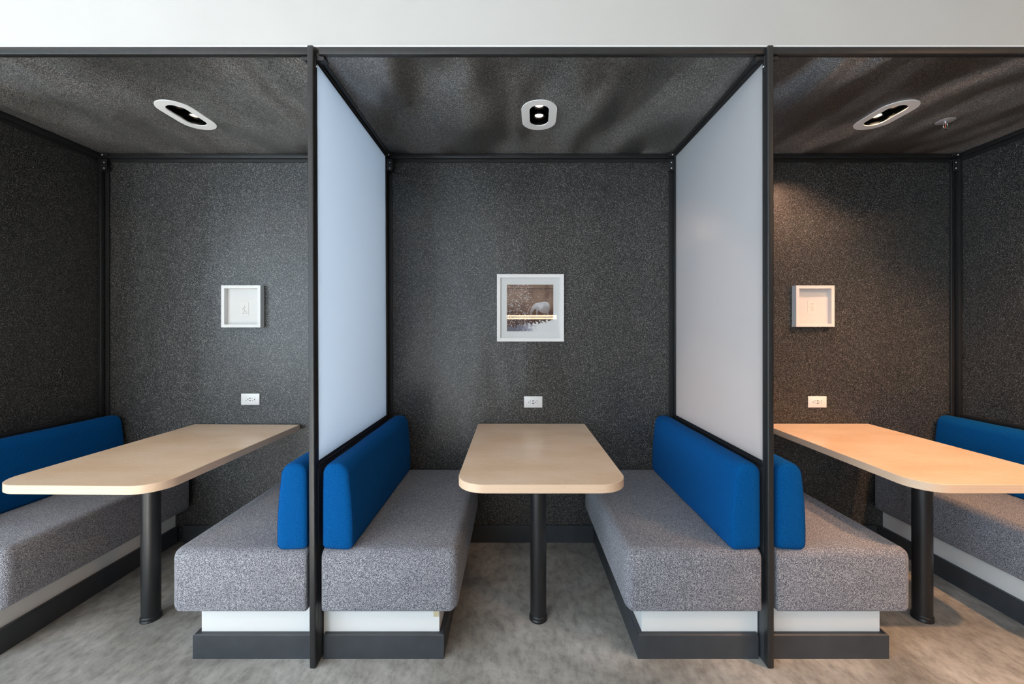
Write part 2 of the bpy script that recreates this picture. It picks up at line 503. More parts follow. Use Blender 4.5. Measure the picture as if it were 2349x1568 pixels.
def wall_with_windows(name, axis, a0, a1, face, out, wins, m_wall):
    bm = bmesh.new()
    f0, f1 = min(face, out), max(face, out)
    def b(u0, u1, z0, z1):
        if axis == 'x': box(bm, u0, u1, f0, f1, z0, z1)
        else: box(bm, f0, f1, u0, u1, z0, z1)
    b(a0, a1, 0, WZ0); b(a0, a1, WZ1, ROOM[4])
    u = a0
    for c, wd in wins:
        b(u, c - wd / 2, WZ0, WZ1); u = c + wd / 2
    b(u, a1, WZ0, WZ1)
    struct(name, bm, m_wall)
    for k, (c, wd) in enumerate(wins):
        bm = bmesh.new()
        m_ = 0.03
        fm0, fm1 = (face + 0.0, face + 0.05) if out < face else (face - 0.05, face)
        def q(u0, u1, z0, z1):
            if axis == 'x': box(bm, u0, u1, fm0, fm1, z0, z1, 0.003, 1)
            else: box(bm, fm0, fm1, u0, u1, z0, z1, 0.003, 1)
        L, Rr = c - wd / 2, c + wd / 2
        q(L - m_, L + m_, WZ0 - m_, WZ1 + m_); q(Rr - m_, Rr + m_, WZ0 - m_, WZ1 + m_)
        q(L, Rr, WZ0 - m_, WZ0 + m_); q(L, Rr, WZ1 - m_, WZ1 + m_); q(c - 0.02, c + 0.02, WZ0, WZ1)
        WN[0] += 1
        struct('window_%d' % WN[0], bm, M_METAL)
WN = [0]
wall_with_windows('wall_far_left', 'y', ROOM[2], 1.76, ROOM[0], ROOM[0] - 0.15, LEFT_WINDOWS, M_PAINT)
wall_with_windows('wall_rear', 'x', ROOM[0], ROOM[1], ROOM[2], ROOM[2] - 0.15, REAR_WINDOWS, M_GREYWALL)
bm = bmesh.new(); box(bm, ROOM[1], ROOM[1] + 0.15, ROOM[2], 1.76, 0, ROOM[4])
struct('wall_far_right', bm, M_GREYWALL)

# slate skirting on the rear wall between the benches, and the low slate walls under the partitions
gaps = [(XL + 0.505, D1 - 0.505), (D1 + 0.505, D2 - 0.505), (D2 + 0.505, XR - 0.505)]
bm = bmesh.new()
for a, b_ in gaps: box(bm, a, b_, YB, YW, 0, 0.106, 0.0025, 2)
struct('baseboard_back', bm, M_SLATE, 'slate grey skirting at the foot of the flecked wall')
for k, d in enumerate((D1, D2)):
    bm = bmesh.new(); box(bm, d - 0.0095, d + 0.0095, 1.663, YW, 0, 0.772)
    struct('trim_%d' % (k + 2), bm, M_SLATE, 'low slate grey wall between back-to-back benches')

# ------------------------------------------------------------------ steel frames
def angle_y(bm, x0, x1, z0, z1, ya, yb):     # flat leg of an angle running front to back
    box(bm, x0, x1, ya, yb, z0, z1, 0.001, 1)

def screw_bm(loc, axis, r=0.0036):
    bm = bmesh.new()
    if axis == 'Y': cyl(bm, (loc[0], loc[2]), r, loc[1] - 0.0022, loc[1] + 0.001, 14, 'Y', r)
    else:
        s = 1 if axis == '+X' else -1
        cyl(bm, (loc[1], loc[2]), r, loc[0], loc[0] + s * 0.003, 14, 'X', r * 0.8)
    return bm

def bracket(parent, s, base_x):
    """rear corner bracket on side s of a post whose face is at base_x"""
    # horizontal leg on the rear beam, vertical leg on the wall side
    bm = bmesh.new()
    box(bm, base_x, base_x + s * 0.050, 2.5645, 2.5675, 2.387, 2.407, 0.0008, 1)
    b = link('bracket', bm, M_METAL, parent)
    link('screw', screw_bm((base_x + s * 0.018, 2.5645, 2.394), 'Y'), M_SCREW, b, 40)
    bm = bmesh.new()
    box(bm, base_x + s * 0.004, base_x + s * 0.038, 2.572, 2.576, 2.300, 2.372, 0.0008, 1)
    box(bm, base_x + s * 0.000, base_x + s * 0.004, 2.572, 2.600, 2.300, 2.372, 0.0008, 1)
    b = link('bracket', bm, M_METAL, parent)
    for z in (2.350, 2.315):
        link('screw', screw_bm((base_x + s * 0.022, 2.572, z), 'Y'), M_SCREW, b, 40)

def make_partition(cx, label, lean=0.0):
    t = thing('partition_screen', label, 'partition', (cx, YF, 0), (0, lean, 0), 'frosted screens between the booths')
    P = lambda bm: bmesh.ops.translate(bm, verts=bm.verts, vec=(0, -YF, 0))
    h = 0.0118
    bm = bmesh.new(); box(bm, -h, h, YF, 1.662, 0, 2.4335, 0.0042, 3); P(bm)
    link('front_post', bm, M_METAL, t, 35)
    bm = bmesh.new(); box(bm, -0.0095, 0.0095, 1.6625, 1.673, 0.773, 2.405, 0.001, 1); P(bm)
    link('front_stile', bm, M_METAL, t)
    bm = bmesh.new(); box(bm, -h, h, 2.586, 2.611, 0.773, 2.408, 0.002, 2)
    for s in (-1, 1): box(bm, s * h, s * 0.038, 2.604, 2.6115, 0.773, 2.370, 0.001, 1)
    box(bm, -0.016, 0.016, 2.566, 2.586, 0.775, 2.405, 0.003, 2); P(bm)
    link('rear_post', bm, M_METAL, t, 35)
    bm = bmesh.new(); box(bm, -0.010, 0.010, 1.673, 2.566, 2.386, 2.4085, 0.0015, 2)
    box(bm, -0.0145, 0.0145, 1.673, 2.566, 2.3955, 2.4085, 0.003, 2)
    for s in (-1, 1): angle_y(bm, s * 0.0145, s * 0.032, 2.405, 2.4095, 1.6695, 2.566)
    P(bm)
    link('top_rail', bm, M_METAL, t, 35)
    bm = bmesh.new(); box(bm, -0.0095, 0.0095, 1.673, 2.566, 0.784, 0.800, 0.001, 1)
    box(bm, -0.0135, 0.0135, 1.673, 2.566, 0.7725, 0.787, 0.002, 2); P(bm)
    link('bottom_rail', bm, M_METAL, t, 35)
    bm = bmesh.new(); box(bm, -0.003, 0.003, 1.670, 2.570, 0.797, 2.389); P(bm)
    # the sheet stands forward in its frame
    bmesh.ops.scale(bm, verts=bm.verts, vec=(2.6, 1, 1))
    link('screen_panel', bm, M_ACRYL, t)
    for s in (-1, 1):
        e = bpy.data.objects.new('tmp', None)
        for args in ((0.0118, 0.044, 1.6545, 1.6575, 2.388, 2.403), ):
            bm = bmesh.new(); box(bm, s * args[0], s * args[1], args[2], args[3], args[4], args[5], 0.0008, 1)
            box(bm, s * 0.0118, s * 0.0148, 1.648, 1.6575, 2.335, 2.403, 0.0008, 1)
            box(bm, s * 0.0118, s * 0.044, 1.6575, 1.700, 2.3985, 2.4035, 0.0008, 1); P(bm)
            b = link('bracket', bm, M_METAL, t)
            bm = screw_bm((s * 0.0150, 1.655, 2.362), '+X' if s > 0 else '-X'); P(bm)
            link('screw', bm, M_SCREW, b, 40)
        bpy.data.objects.remove(e)
    # rear brackets
    n0 = set(t.children)
    for s in (-1, 1): bracket(t, s, s * 0.0118)
    for ch in t.children:
        if ch not in n0:
            ch.data.transform(Matrix.Translation((0, -YF, 0)))
            for g in ch.children: g.data.transform(Matrix.Translation((0, -YF, 0)))
    return t

make_partition(D1, 'black framed frosted screen left of the middle booth, glowing pale blue', R(-0.235))
make_partition(D2, 'black framed frosted screen right of the middle booth, tinged pink', R(-0.03))

def make_end_frame(cx, s, label):
    t = thing('wall_frame', label, 'frame', (cx, YF, 0), (0, 0, 0), 'black steel frames on the end walls')
    def P(bm): bmesh.ops.translate(bm, verts=bm.verts, vec=(0, -YF, 0)); return bm
    bm = bmesh.new(); box(bm, 0.0, s * 0.024, YF, 1.6615, 0, 2.4335, 0.004, 3)
    link('front_post', P(bm), M_METAL, t, 35)
    bm = bmesh.new(); box(bm, s * 0.0005, s * 0.024, 2.575, 2.600, 0.773, 2.406, 0.003, 2)
    box(bm, s * 0.024, s * 0.046, 2.600, 2.611, 0.773, 2.372, 0.001, 1)
    link('rear_post', P(bm), M_METAL, t, 35)
    bm = bmesh.new(); box(bm, s * 0.0005, s * 0.022, 1.67, 2.575, 2.383, 2.4085, 0.003, 2)
    box(bm, s * 0.0005, s * 0.006, 1.67, 2.575, 2.360, 2.385, 0.001, 1)
    link('top_rail', P(bm), M_METAL, t, 35)
    bm = bmesh.new(); box(bm, s * 0.0005, s * 0.020, 1.665, 2.575, 0.776, 0.806, 0.003, 2)
    link('bottom_rail', P(bm), M_METAL, t, 35)
    n0 = set(t.children)
    bracket(t, s, s * 0.024)
    for ch in t.children:
        if ch not in n0:
            ch.data.transform(Matrix.Translation((0, -YF, 0)))
            for g in ch.children: g.data.transform(Matrix.Translation((0, -YF, 0)))
    return t
make_end_frame(XL, 1, 'black steel frame around the flecked wall at far left')
make_end_frame(XR, -1, 'black steel frame around the flecked wall at far right')

SPANS = [(XL + 0.0255, D1 - 0.0165, 'left'), (D1 + 0.0165, D2 - 0.0135, 'middle'), (D2 + 0.0135, XR - 0.0255, 'right')]
for a, b_, nm in SPANS:
    sh = 0.0035 if nm == 'left' else 0.0
    bm = bmesh.new(); box(bm, a - 0.0085 * (nm == 'left'), b_ - (0.0085 if nm == 'left' else 0), 1.645, 1.668, 2.4056, 2.4347, 0.0035, 3)
    o = link('front_beam', bm, M_METAL, None, 35)
    tag(o, 'black steel beam under the white bulkhead across the top of the %s booth' % nm, 'beam', 'front beams over the booths')
    bm = bmesh.new(); box(bm, a, b_ - (0.006 if nm == 'left' else 0.002), 2.578, 2.600, 2.381, 2.4085, 0.0035, 3)
    box(bm, a + 0.03, b_ - 0.035, 2.600, 2.611, 2.365, 2.4085, 0.001, 1)
    o = link('rear_beam', bm, M_METAL, None, 35)
    tag(o, 'black steel beam at the top of the flecked rear wall in the %s booth' % nm, 'beam', 'rear beams of the booths')

# ------------------------------------------------------------------ benches
def make_bench(s, label):
    t = thing('banquette_bench', label, 'bench', (0, YF, 0), (0, 0, 0), 'booth benches with blue bolster backs')
    def P(bm): bmesh.ops.translate(bm, verts=bm.verts, vec=(0, -YF, 0)); return bm
    bm = bmesh.new(); box(bm, s * 0.0125, s * 0.4835, 1.701, 2.611, 0.0, 0.213, 0.001, 1)
    link('plinth', P(bm), M_WHITE, t)
    # kickboard wraps front and aisle side, mitred
    bm = bmesh.new()
    zt = 0.098
    prof_out = [(0.0205, 1.682), (0.5045, 1.682), (0.5045, YB)]
    prof_in = [(0.0205, 1.7005), (0.4845, 1.7005), (0.4845, YB)]
    def V(p, z, d=0.0): return bm.verts.new((s * p[0], p[1], z))
    o0 = [V(p, 0) for p in prof_out]; i0 = [V(p, 0) for p in prof_in]
    o1 = [V(p, zt - 0.004) for p in prof_out]
    ob = [(0.0205, 1.686), (0.5005, 1.686), (0.5005, YB)]
    o2 = [V(p, zt) for p in ob]; i1 = [V(p, zt) for p in prof_in]
    for k in range(2):
        bm.faces.new((o0[k], o0[k + 1], o1[k + 1], o1[k]))
        bm.faces.new((o1[k], o1[k + 1], o2[k + 1], o2[k]))
        bm.faces.new((o2[k], o2[k + 1], i1[k + 1], i1[k]))
        bm.faces.new((i1[k], i1[k + 1], i0[k + 1], i0[k]))
        bm.faces.new((i0[k], i0[k + 1], o0[k + 1], o0[k]))
    for k in (0, 2): bm.faces.new((o0[k], o1[k], o2[k], i1[k], i0[k]))
    link('kickboard', P(bm), M_SLATE, t)
    # seat cushion: soft box, crowned a little
    bm = bmesh.new()
    x0, x1, y0, y1, z0, z1 = 0.0275, 0.5655, 1.642, 2.598, 0.2135, 0.458
    if s < 0: box(bm, -x1, -x0, y0, y1, z0, z1)
    else: box(bm, x0, x1, y0, y1, z0, z1)
    fr = [e for e in bm.edges if sum(1 for v in e.verts if abs(abs(v.co.x) - x1) < 1e-5) == 2]
    top = [e for e in bm.edges if all(v.co.z > 0.4 for v in e.verts) and e not in fr and all(v.co.y < 1.7 for v in e.verts)]
    bmesh.ops.bevel(bm, geom=fr + top, offset=0.036, segments=8, profile=0.5, affect='EDGES')
    rest = [e for e in bm.edges if e.calc_face_angle(0) > 1.0]
    bmesh.ops.bevel(bm, geom=rest, offset=0.012, segments=4, profile=0.5, affect='EDGES')
    link('seat', P(bm), M_SEAT, t, 60)
    # bolster back: loft of the front-view profile along Y with rounded ends
    prof = []
    W, H = 0.1225, 0.345
    def arc(cx, cz, r, a0, a1, n, rz=None):
        rz = rz or r
        for k in range(n + 1):
            a = a0 + (a1 - a0) * k / n
            prof.append((cx + r * math.cos(a), cz + rz * math.sin(a)))
    arc(0.020, 0.020, 0.018, -math.pi, -math.pi / 2, 5)
    arc(W - 0.022, 0.020, 0.022, -math.pi / 2, 0, 6)
    prof += [(W + 0.0005, 0.08), (W - 0.0015, 0.14), (W - 0.0055, 0.20), (W - 0.010, 0.245), (W - 0.0135, 0.275)]
    arc(0.062, H - 0.056, 0.0455, R(10), R(86), 10, 0.052)
    prof += [(0.054, H - 0.0025)]
    arc(0.044, H - 0.046, 0.0405, R(94), R(172), 9, 0.042)
    prof += [(0.0025, 0.22), (0.002, 0.12)]
    cxp = sum(p[0] for p in prof) / len(prof); czp = sum(p[1] for p in prof) / len(prof)
    Y0, Y1 = 1.6435, 2.592
    secs = []
    # (y, inset of the profile in metres)
    for y, ins in ((Y0, 0.060), (Y0 + 0.0008, 0.030), (Y0 + 0.003, 0.0135), (Y0 + 0.0075, 0.0050), (Y0 + 0.013, 0.0012), (Y0 + 0.022, 0.0), (Y0 + 0.12, -0.001), (Y0 + 0.30, 0.0005),
                   (Y0 + 0.48, -0.0008), (Y0 + 0.66, 0.0005), (Y1 - 0.10, -0.0008), (Y1 - 0.022, 0.0), (Y1 - 0.010, 0.002), (Y1 - 0.003, 0.010), (Y1, 0.030)):
        secs.append((y, ins))
    bm = bmesh.new(); rings = []
    for y, ins in secs:
        ring = []
        for (px, pz) in prof:
            dx, dz = px - cxp, pz - czp
            L = math.hypot(dx, dz)
            fx = max(0.0, 1 - ins / max(L, 1e-6))
            # keep inset roughly even along the tall sides
            qx = cxp + math.copysign(max(0, abs(dx) - ins * min(1, abs(dx) / 0.05)), dx)
            qz = czp + math.copysign(max(0, abs(dz) - ins * min(1, abs(dz) / 0.12)), dz)
            ring.append(bm.verts.new((s * (0.0275 + qx), y, 0.4555 + qz)))
        rings.append(ring)
    n = len(prof)
    for a, b_ in zip(rings, rings[1:]):
        for k in range(n): bm.faces.new((a[k], a[(k + 1) % n], b_[(k + 1) % n], b_[k]))
    bm.faces.new(rings[0]); bm.faces.new(rings[-1])
    bk = link('backrest', P(bm), M_FELT, t, 50)
    bm = bmesh.new()
    ys = Y0 + 0.0095
    pts = []
    for (px, pz) in prof:
        dx, dz = px - cxp, pz - czp
        ins = 0.0028
        pts.append((s * (0.0275 + cxp + math.copysign(max(0, abs(dx) - ins * min(1, abs(dx) / 0.05)), dx)), ys, 0.4555 + czp + math.copysign(max(0, abs(dz) - ins * min(1, abs(dz) / 0.12)), dz)))
    tube(bm, pts, 0.0008, 6)
    link('piping', P(bm), M_PIPE, bk, 60)
    return t

b_pos = make_bench(1, '')
b_neg = make_bench(-1, '')
b_pos.location = (D1, YF, 0)
b_pos['label'] = 'grey bench with blue bolster on the left side of the middle booth'
b_neg.location = (D2, YF, 0)
b_neg['label'] = 'grey bench with blue bolster on the right side of the middle booth'
eb = dup(b_pos, (XL, YF, 0), None, 'grey bench with dark blue bolster along the flecked wall at far left')
for ch in eb.children:
    if ch.name.startswith(('plinth', 'kickboard')): ch.scale.x = 0.938
    if ch.name.startswith('backrest'): ch.location.x = 0.012
dup(b_neg, (D1, YF, 0), None, 'grey bench with blue bolster at the right side of the left booth')
dup(b_pos, (D2, YF, 0), None, 'grey bench with blue bolster at the left side of the warm-lit right booth')
eb = dup(b_neg, (XR, YF, 0), None, 'grey bench with dark blue bolster along the flecked wall at far right')
for ch in eb.children:
    if ch.name.startswith(('plinth', 'kickboard', 'seat')): ch.scale.x = 0.955
    if ch.name.startswith('backrest'): ch.location.x = -0.020
# scrap of tape on the plinth of the middle booth's left bench
bm = bmesh.new(); box(bm, 0.4835 - 0.024, 0.4835 - 0.003, 1.7001 - YF, 1.7008 - YF, 0.158, 0.180)
o = link('tape_scrap', bm, M_TAPE, b_pos)
o['label'] = 'scrap of yellowed tape'

# ------------------------------------------------------------------ tables
def make_table():
    t = thing('booth_table', 'plywood table', 'table', (0, 0, 0), (0, 0, 0), 'plywood tables in the booths')
    # local: x across, y depth from the rear wall (negative towards camera), z from floor
    W, T, r, L = 0.330, 0.0335, 0.110, 1.022
    pts = [(-W, 0.0)]
    for k in range(17):
        a = math.pi + (math.pi / 2) * k / 16
        pts.append((-W + r + r * math.cos(a), -L + r + r * math.sin(a)))
    for k in range(17):
        a = -math.pi / 2 + (math.pi / 2) * k / 16
        pts.append((W - r + r * math.cos(a), -L + r + r * math.sin(a)))
    pts.append((W, 0.0))
    bm = bmesh.new()
    zt = 0.740
    e = 0.0012
    def ring(z, ins):
        out_ = []
        for (x, y) in pts:
            out_.append(bm.verts.new((x - math.copysign(ins, x), y + (ins if y < -0.01 else 0), z)))
        return out_
    r0, r1, r2, r3 = ring(zt - T, e), ring(zt - T + e, 0), ring(zt - e, 0), ring(zt, e)
    n = len(pts)
    for a, b_ in ((r0, r1), (r1, r2), (r2, r3)):
        for k in range(n):
            f = bm.faces.new((a[k], a[(k + 1) % n], b_[(k + 1) % n], b_[k])); f.material_index = 1
    f = bm.faces.new(r3); f.material_index = 0
    f = bm.faces.new(r0[::-1]); f.material_index = 0
    link('tabletop', bm, [M_VENEER, M_PLY], t, 35)
    cx, cy = 0.003, 1.920 - 2.597
    bm = bmesh.new(); cyl(bm, (cx, cy), 0.0367, 0.012, zt - T, 64)
    link('column', bm, M_TUBE, t, 35)
    bm = bmesh.new()
    lathe(bm, [(0.0, 0.0), (0.0405, 0.0), (0.0412, 0.002), (0.0412, 0.008), (0.0400, 0.010), (0.0385, 0.012), (0.0385, 0.014), (0.0402, 0.0155), (0.0402, 0.021), (0.0375, 0.0235), (0.0367, 0.026), (0.0, 0.026)], 64, (cx, cy))
    link('foot_collar', bm, M_TUBE, t, 40)
    bm = bmesh.new(); lathe(bm, [(0.0, zt - T - 0.004), (0.085, zt - T - 0.004), (0.085, zt - T), (0.0, zt - T)], 48, (cx, cy))
    link('mounting_plate', bm, M_TUBE, t, 40)
    return t
tb = make_table()
tb.location = (0.1105, 2.597, 0); tb['label'] = 'light plywood table in the middle booth below the square photograph'
dup(tb, (-1.653, 2.597, -0.004), (0, 0, R(-1.1)), 'light plywood table in the left booth, its front edge lit bright')
dup(tb, (1.872, 2.597, 0.0), None, 'plywood table glowing orange in the right booth')

# ------------------------------------------------------------------ downlights
def stadium(w2, l2, n=20):
    r = w2; hl = l2 - r; p = []
    for k in range(n + 1):
        a = math.pi * k / n
        p.append((r * math.cos(a), hl + r * math.sin(a)))
    for k in range(n + 1):
        a = math.pi + math.pi * k / n
        p.append((r * math.cos(a), -hl + r * math.sin(a)))
    return p

def make_downlight(lampmat):
    t = thing('downlight', 'downlight', 'ceiling light', (0, 0, ZC), (0, 0, 0), 'oval twin downlights in the booth ceilings')
    outer = stadium(0.0885, 0.1483); inner = stadium(0.0480, 0.1045)
    bm = bmesh.new()
    def ring(pl, z, g=0.0): return [bm.verts.new((x, y, z)) for x, y in pl]
    oa, ob = ring(outer, 0.0), ring(stadium(0.0878, 0.1476), -0.003)
    ib, ia = ring(inner, -0.003), ring(stadium(0.0481, 0.1046), 0.003)
    n = len(outer)
    for a, b_ in ((oa, ob), (ob, ib), (ib, ia), (ia, oa)):
        for k in range(n): bm.faces.new((a[k], a[(k + 1) % n], b_[(k + 1) % n], b_[k]))
    link('trim_ring', bm, M_TRIMRING, t, 35)
    bm = bmesh.new()
    ha = ring(stadium(0.0485, 0.105), 0.002); hb = ring(stadium(0.0495, 0.106), 0.085)
    ga = ring(stadium(0.0525, 0.109), 0.002); gb = ring(stadium(0.0525, 0.109), 0.088)
    for a, b_ in ((ha, hb), (gb, ga), (ga, ha)):
        for k in range(n): bm.faces.new((a[k], a[(k + 1) % n], b_[(k + 1) % n], b_[k]))
    bm.faces.new(hb); bm.faces.new(gb)
    link('housing', bm, M_HOUSING, t, 35)
    for yy in (-0.050, 0.050):
        bm = bmesh.new()
        lathe(bm, [(0.0235, 0.024), (0.0285, 0.020), (0.0300, 0.022), (0.0300, 0.060), (0.018, 0.080), (0.0, 0.080)], 32, (0, yy))
        lathe(bm, [(0.0235, 0.024), (0.0232, 0.0285), (0.0, 0.0285)], 32, (0, yy))
        lp = link('lamp', bm, M_HOUSING, t, 40)
        bm = bmesh.new()
        lathe(bm, [(0.0, 0.0262), (0.0215, 0.0262), (0.0215, 0.0280), (0.0, 0.0280)], 32, (0, yy))
        link('lens', bm, lampmat, lp, 40)
    for sx, yy in ((0.0470, 0.005), (0.0470, -0.072)):
        bm = bmesh.new(); bmesh.ops.create_uvsphere(bm, u_segments=10, v_segments=6, radius=0.0022)
        bmesh.ops.translate(bm, verts=bm.verts, vec=(sx, yy, 0.014))
        link('set_screw', bm, M_CHROME, t, 60)
    return t
dl_labels = ['oval white-rimmed twin downlight in the left booth ceiling', 'oval white-rimmed twin downlight in the middle booth ceiling, above the table', 'oval white-rimmed twin downlight shining warm in the right booth ceiling']
dl_rot = [R(-1.5), R(-3.0), R(0)]
for k, lx in enumerate(LAMPX):
    o = make_downlight(M_LAMPS[k])
    o.location = (lx, YFX, ZC); o.rotation_euler = (0, 0, dl_rot[k]); o['label'] = dl_labels[k]
# the beams of the lamps
for k, (pn, pf, cl) in enumerate(((7, 5, (1.0, 0.76, 0.52)), (1.6, 1.6, (1.0, 0.78, 0.62)), (56, 9, (1.0, 0.59, 0.37)))):
    aim = [(LAMPX[0] + 0.1, 2.4, 0.7), (LAMPX[1] + 0.05, 2.35, 0.7), (LAMPX[2] - 0.35, 2.55, 1.0)][k]
    spot('lamp_beam', (LAMPX[k], YFX - 0.05, ZC + 0.020), aim, pn, cl, (72, 90, 105)[k], 0.8, 0.015)
    spot('lamp_beam', (LAMPX[k], YFX + 0.05, ZC + 0.020), (LAMPX[k], 1.8, 0.7), pf, cl, (62, 90, 105)[k], 0.8, 0.015)

# ------------------------------------------------------------------ sprinkler
t = thing('sprinkler', 'small chrome fire sprinkler on the right booth ceiling', 'sprinkler', (2.250, 2.180, ZC))
bm = bmesh.new(); lathe(bm, [(0.0, 0.0), (0.040, 0.0), (0.0405, -0.0015), (0.036, -0.0045), (0.022, -0.0065), (0.012, -0.007), (0.0, -0.007)], 40)
link('escutcheon', bm, M_NICKEL, t, 50)
bm = bmesh.new(); lathe(bm, [(0.0, -0.006), (0.0085, -0.006), (0.0085, -0.014), (0.006, -0.016), (0.0, -0.016)], 20)
for s in (-1, 1):
    tube(bm, [(s * 0.007, 0, -0.014), (s * 0.012, 0, -0.022), (s * 0.011, 0, -0.032), (s * 0.003, 0, -0.040)], 0.0018, 8, False)
link('body', bm, M_CHROME, t, 50)
bm = bmesh.new(); cyl(bm, (0, 0), 0.0022, -0.038, -0.016, 12)
link('bulb', bm, M_BRASSRED, t, 50)
bm = bmesh.new()
n = 12
ctr = bm.verts.new((0, 0, -0.0405)); rim = []
for k in range(n * 2):
    a = math.pi * k / n; rr = 0.0135 if k % 2 == 0 else 0.009
    rim.append(bm.verts.new((rr * math.cos(a), rr * math.sin(a), -0.0425)))
for k in range(n * 2): bm.faces.new((ctr, rim[k], rim[(k + 1) % (2 * n)]))
ex = bmesh.ops.extrude_face_region(bm, geom=list(bm.faces))
bmesh.ops.translate(bm, verts=[v for v in ex['geom'] if isinstance(v, bmesh.types.BMVert)], vec=(0, 0, -0.0012))
link('deflector', bm, M_CHROME, t)

# ------------------------------------------------------------------ power outlets
def rect_y(bm, cx, cz, w_, h_, y0, y1, bev=0):
    box(bm, cx - w_ / 2, cx + w_ / 2, y0, y1, cz - h_ / 2, cz + h_ / 2, bev, 2)

def make_outlet():
    t = thing('power_outlet', 'outlet', 'power outlet', (0, YW, 0), (0, 0, 0), 'white wall sockets above the tables')
    bm = bmesh.new(); rect_y(bm, 0, 0, 0.1145, 0.0705, -0.0062, -0.0002, 0.0022)
    link('cover_plate', bm, M_PLATE, t, 40)
    bm = bmesh.new(); rect_y(bm, 0.001, 0, 0.0665, 0.0330, -0.0078, -0.0055, 0.0008)
    link('socket_face', bm, M_PLATE, t, 40)
    for cx in (-0.0165, 0.0240):
        for sz in (1, -1):
            bm = bmesh.new(); rect_y(bm, cx, sz * 0.0063, 0.0060 if sz < 0 else 0.0072, 0.0018, -0.0081, -0.0076)
            if sz > 0: rect_y(bm, cx, 0.0085, 0.0018, 0.0036, -0.0081, -0.0076)
            link('blade_slot', bm, M_HOLE, t)
    for cx in (-0.0280, 0.0128):
        bm = bmesh.new(); cyl(bm, (cx, 0.0), 0.0026, -0.0081, -0.0076, 16, 'Y')
        link('ground_hole', bm, M_HOLE, t)
    for cz in (0.0065, -0.0075):
        bm = bmesh.new(); rect_y(bm, 0.0, cz, 0.0122, 0.0042, -0.0082, -0.0076)
        link('usb_port', bm, M_USB, t)
    for cx in (-0.0480, 0.0480):
        bm = bmesh.new(); cyl(bm, (cx, 0.0), 0.0024, -0.0068, -0.006, 14, 'Y')
        link('screw', bm, M_PLATE, t, 40)
    return t
ol = make_outlet(); ol.location = (0.1225, YW, 0.8735)
ol['label'] = 'white wall socket above the table in the middle booth'
dup(ol, (-1.6400, YW, 0.8900), (0, R(180), 0), 'white wall socket above the table in the left booth')
dup(ol, (1.8930, YW, 0.8740), None, 'white wall socket above the orange-lit table in the right booth')

# ------------------------------------------------------------------ pictures
def frame_ring(bm, w2, h2, bw, y0, y1):
    """mitred frame: outer half sizes w2,h2, moulding width bw, from y0 (front) to y1 (wall)"""
    def q(a, b_, y): return [bm.verts.new((x, y, z)) for x, z in ((-a, -b_), (a, -b_), (a, b_), (-a, b_))]
    of, ow = q(w2, h2, y0), q(w2, h2, y1)
    inf, inw = q(w2 - bw, h2 - bw, y0), q(w2 - bw, h2 - bw, y1)
    for k in range(4):
        k2 = (k + 1) % 4
        bm.faces.new((of[k], of[k2], inf[k2], inf[k])); bm.faces.new((ow[k], ow[k2], of[k2], of[k]))
        bm.faces.new((inf[k], inf[k2], inw[k2], inw[k])); bm.faces.new((inw[k], inw[k2], ow[k2], ow[k]))
    bmesh.ops.bevel(bm, geom=[e for e in bm.edges if abs(e.verts[0].co.y - y0) < 1e-6 and abs(e.verts[1].co.y - y0) < 1e-6 and e.calc_face_angle(0) > 0.5], offset=0.0008, segments=1, affect='EDGES')

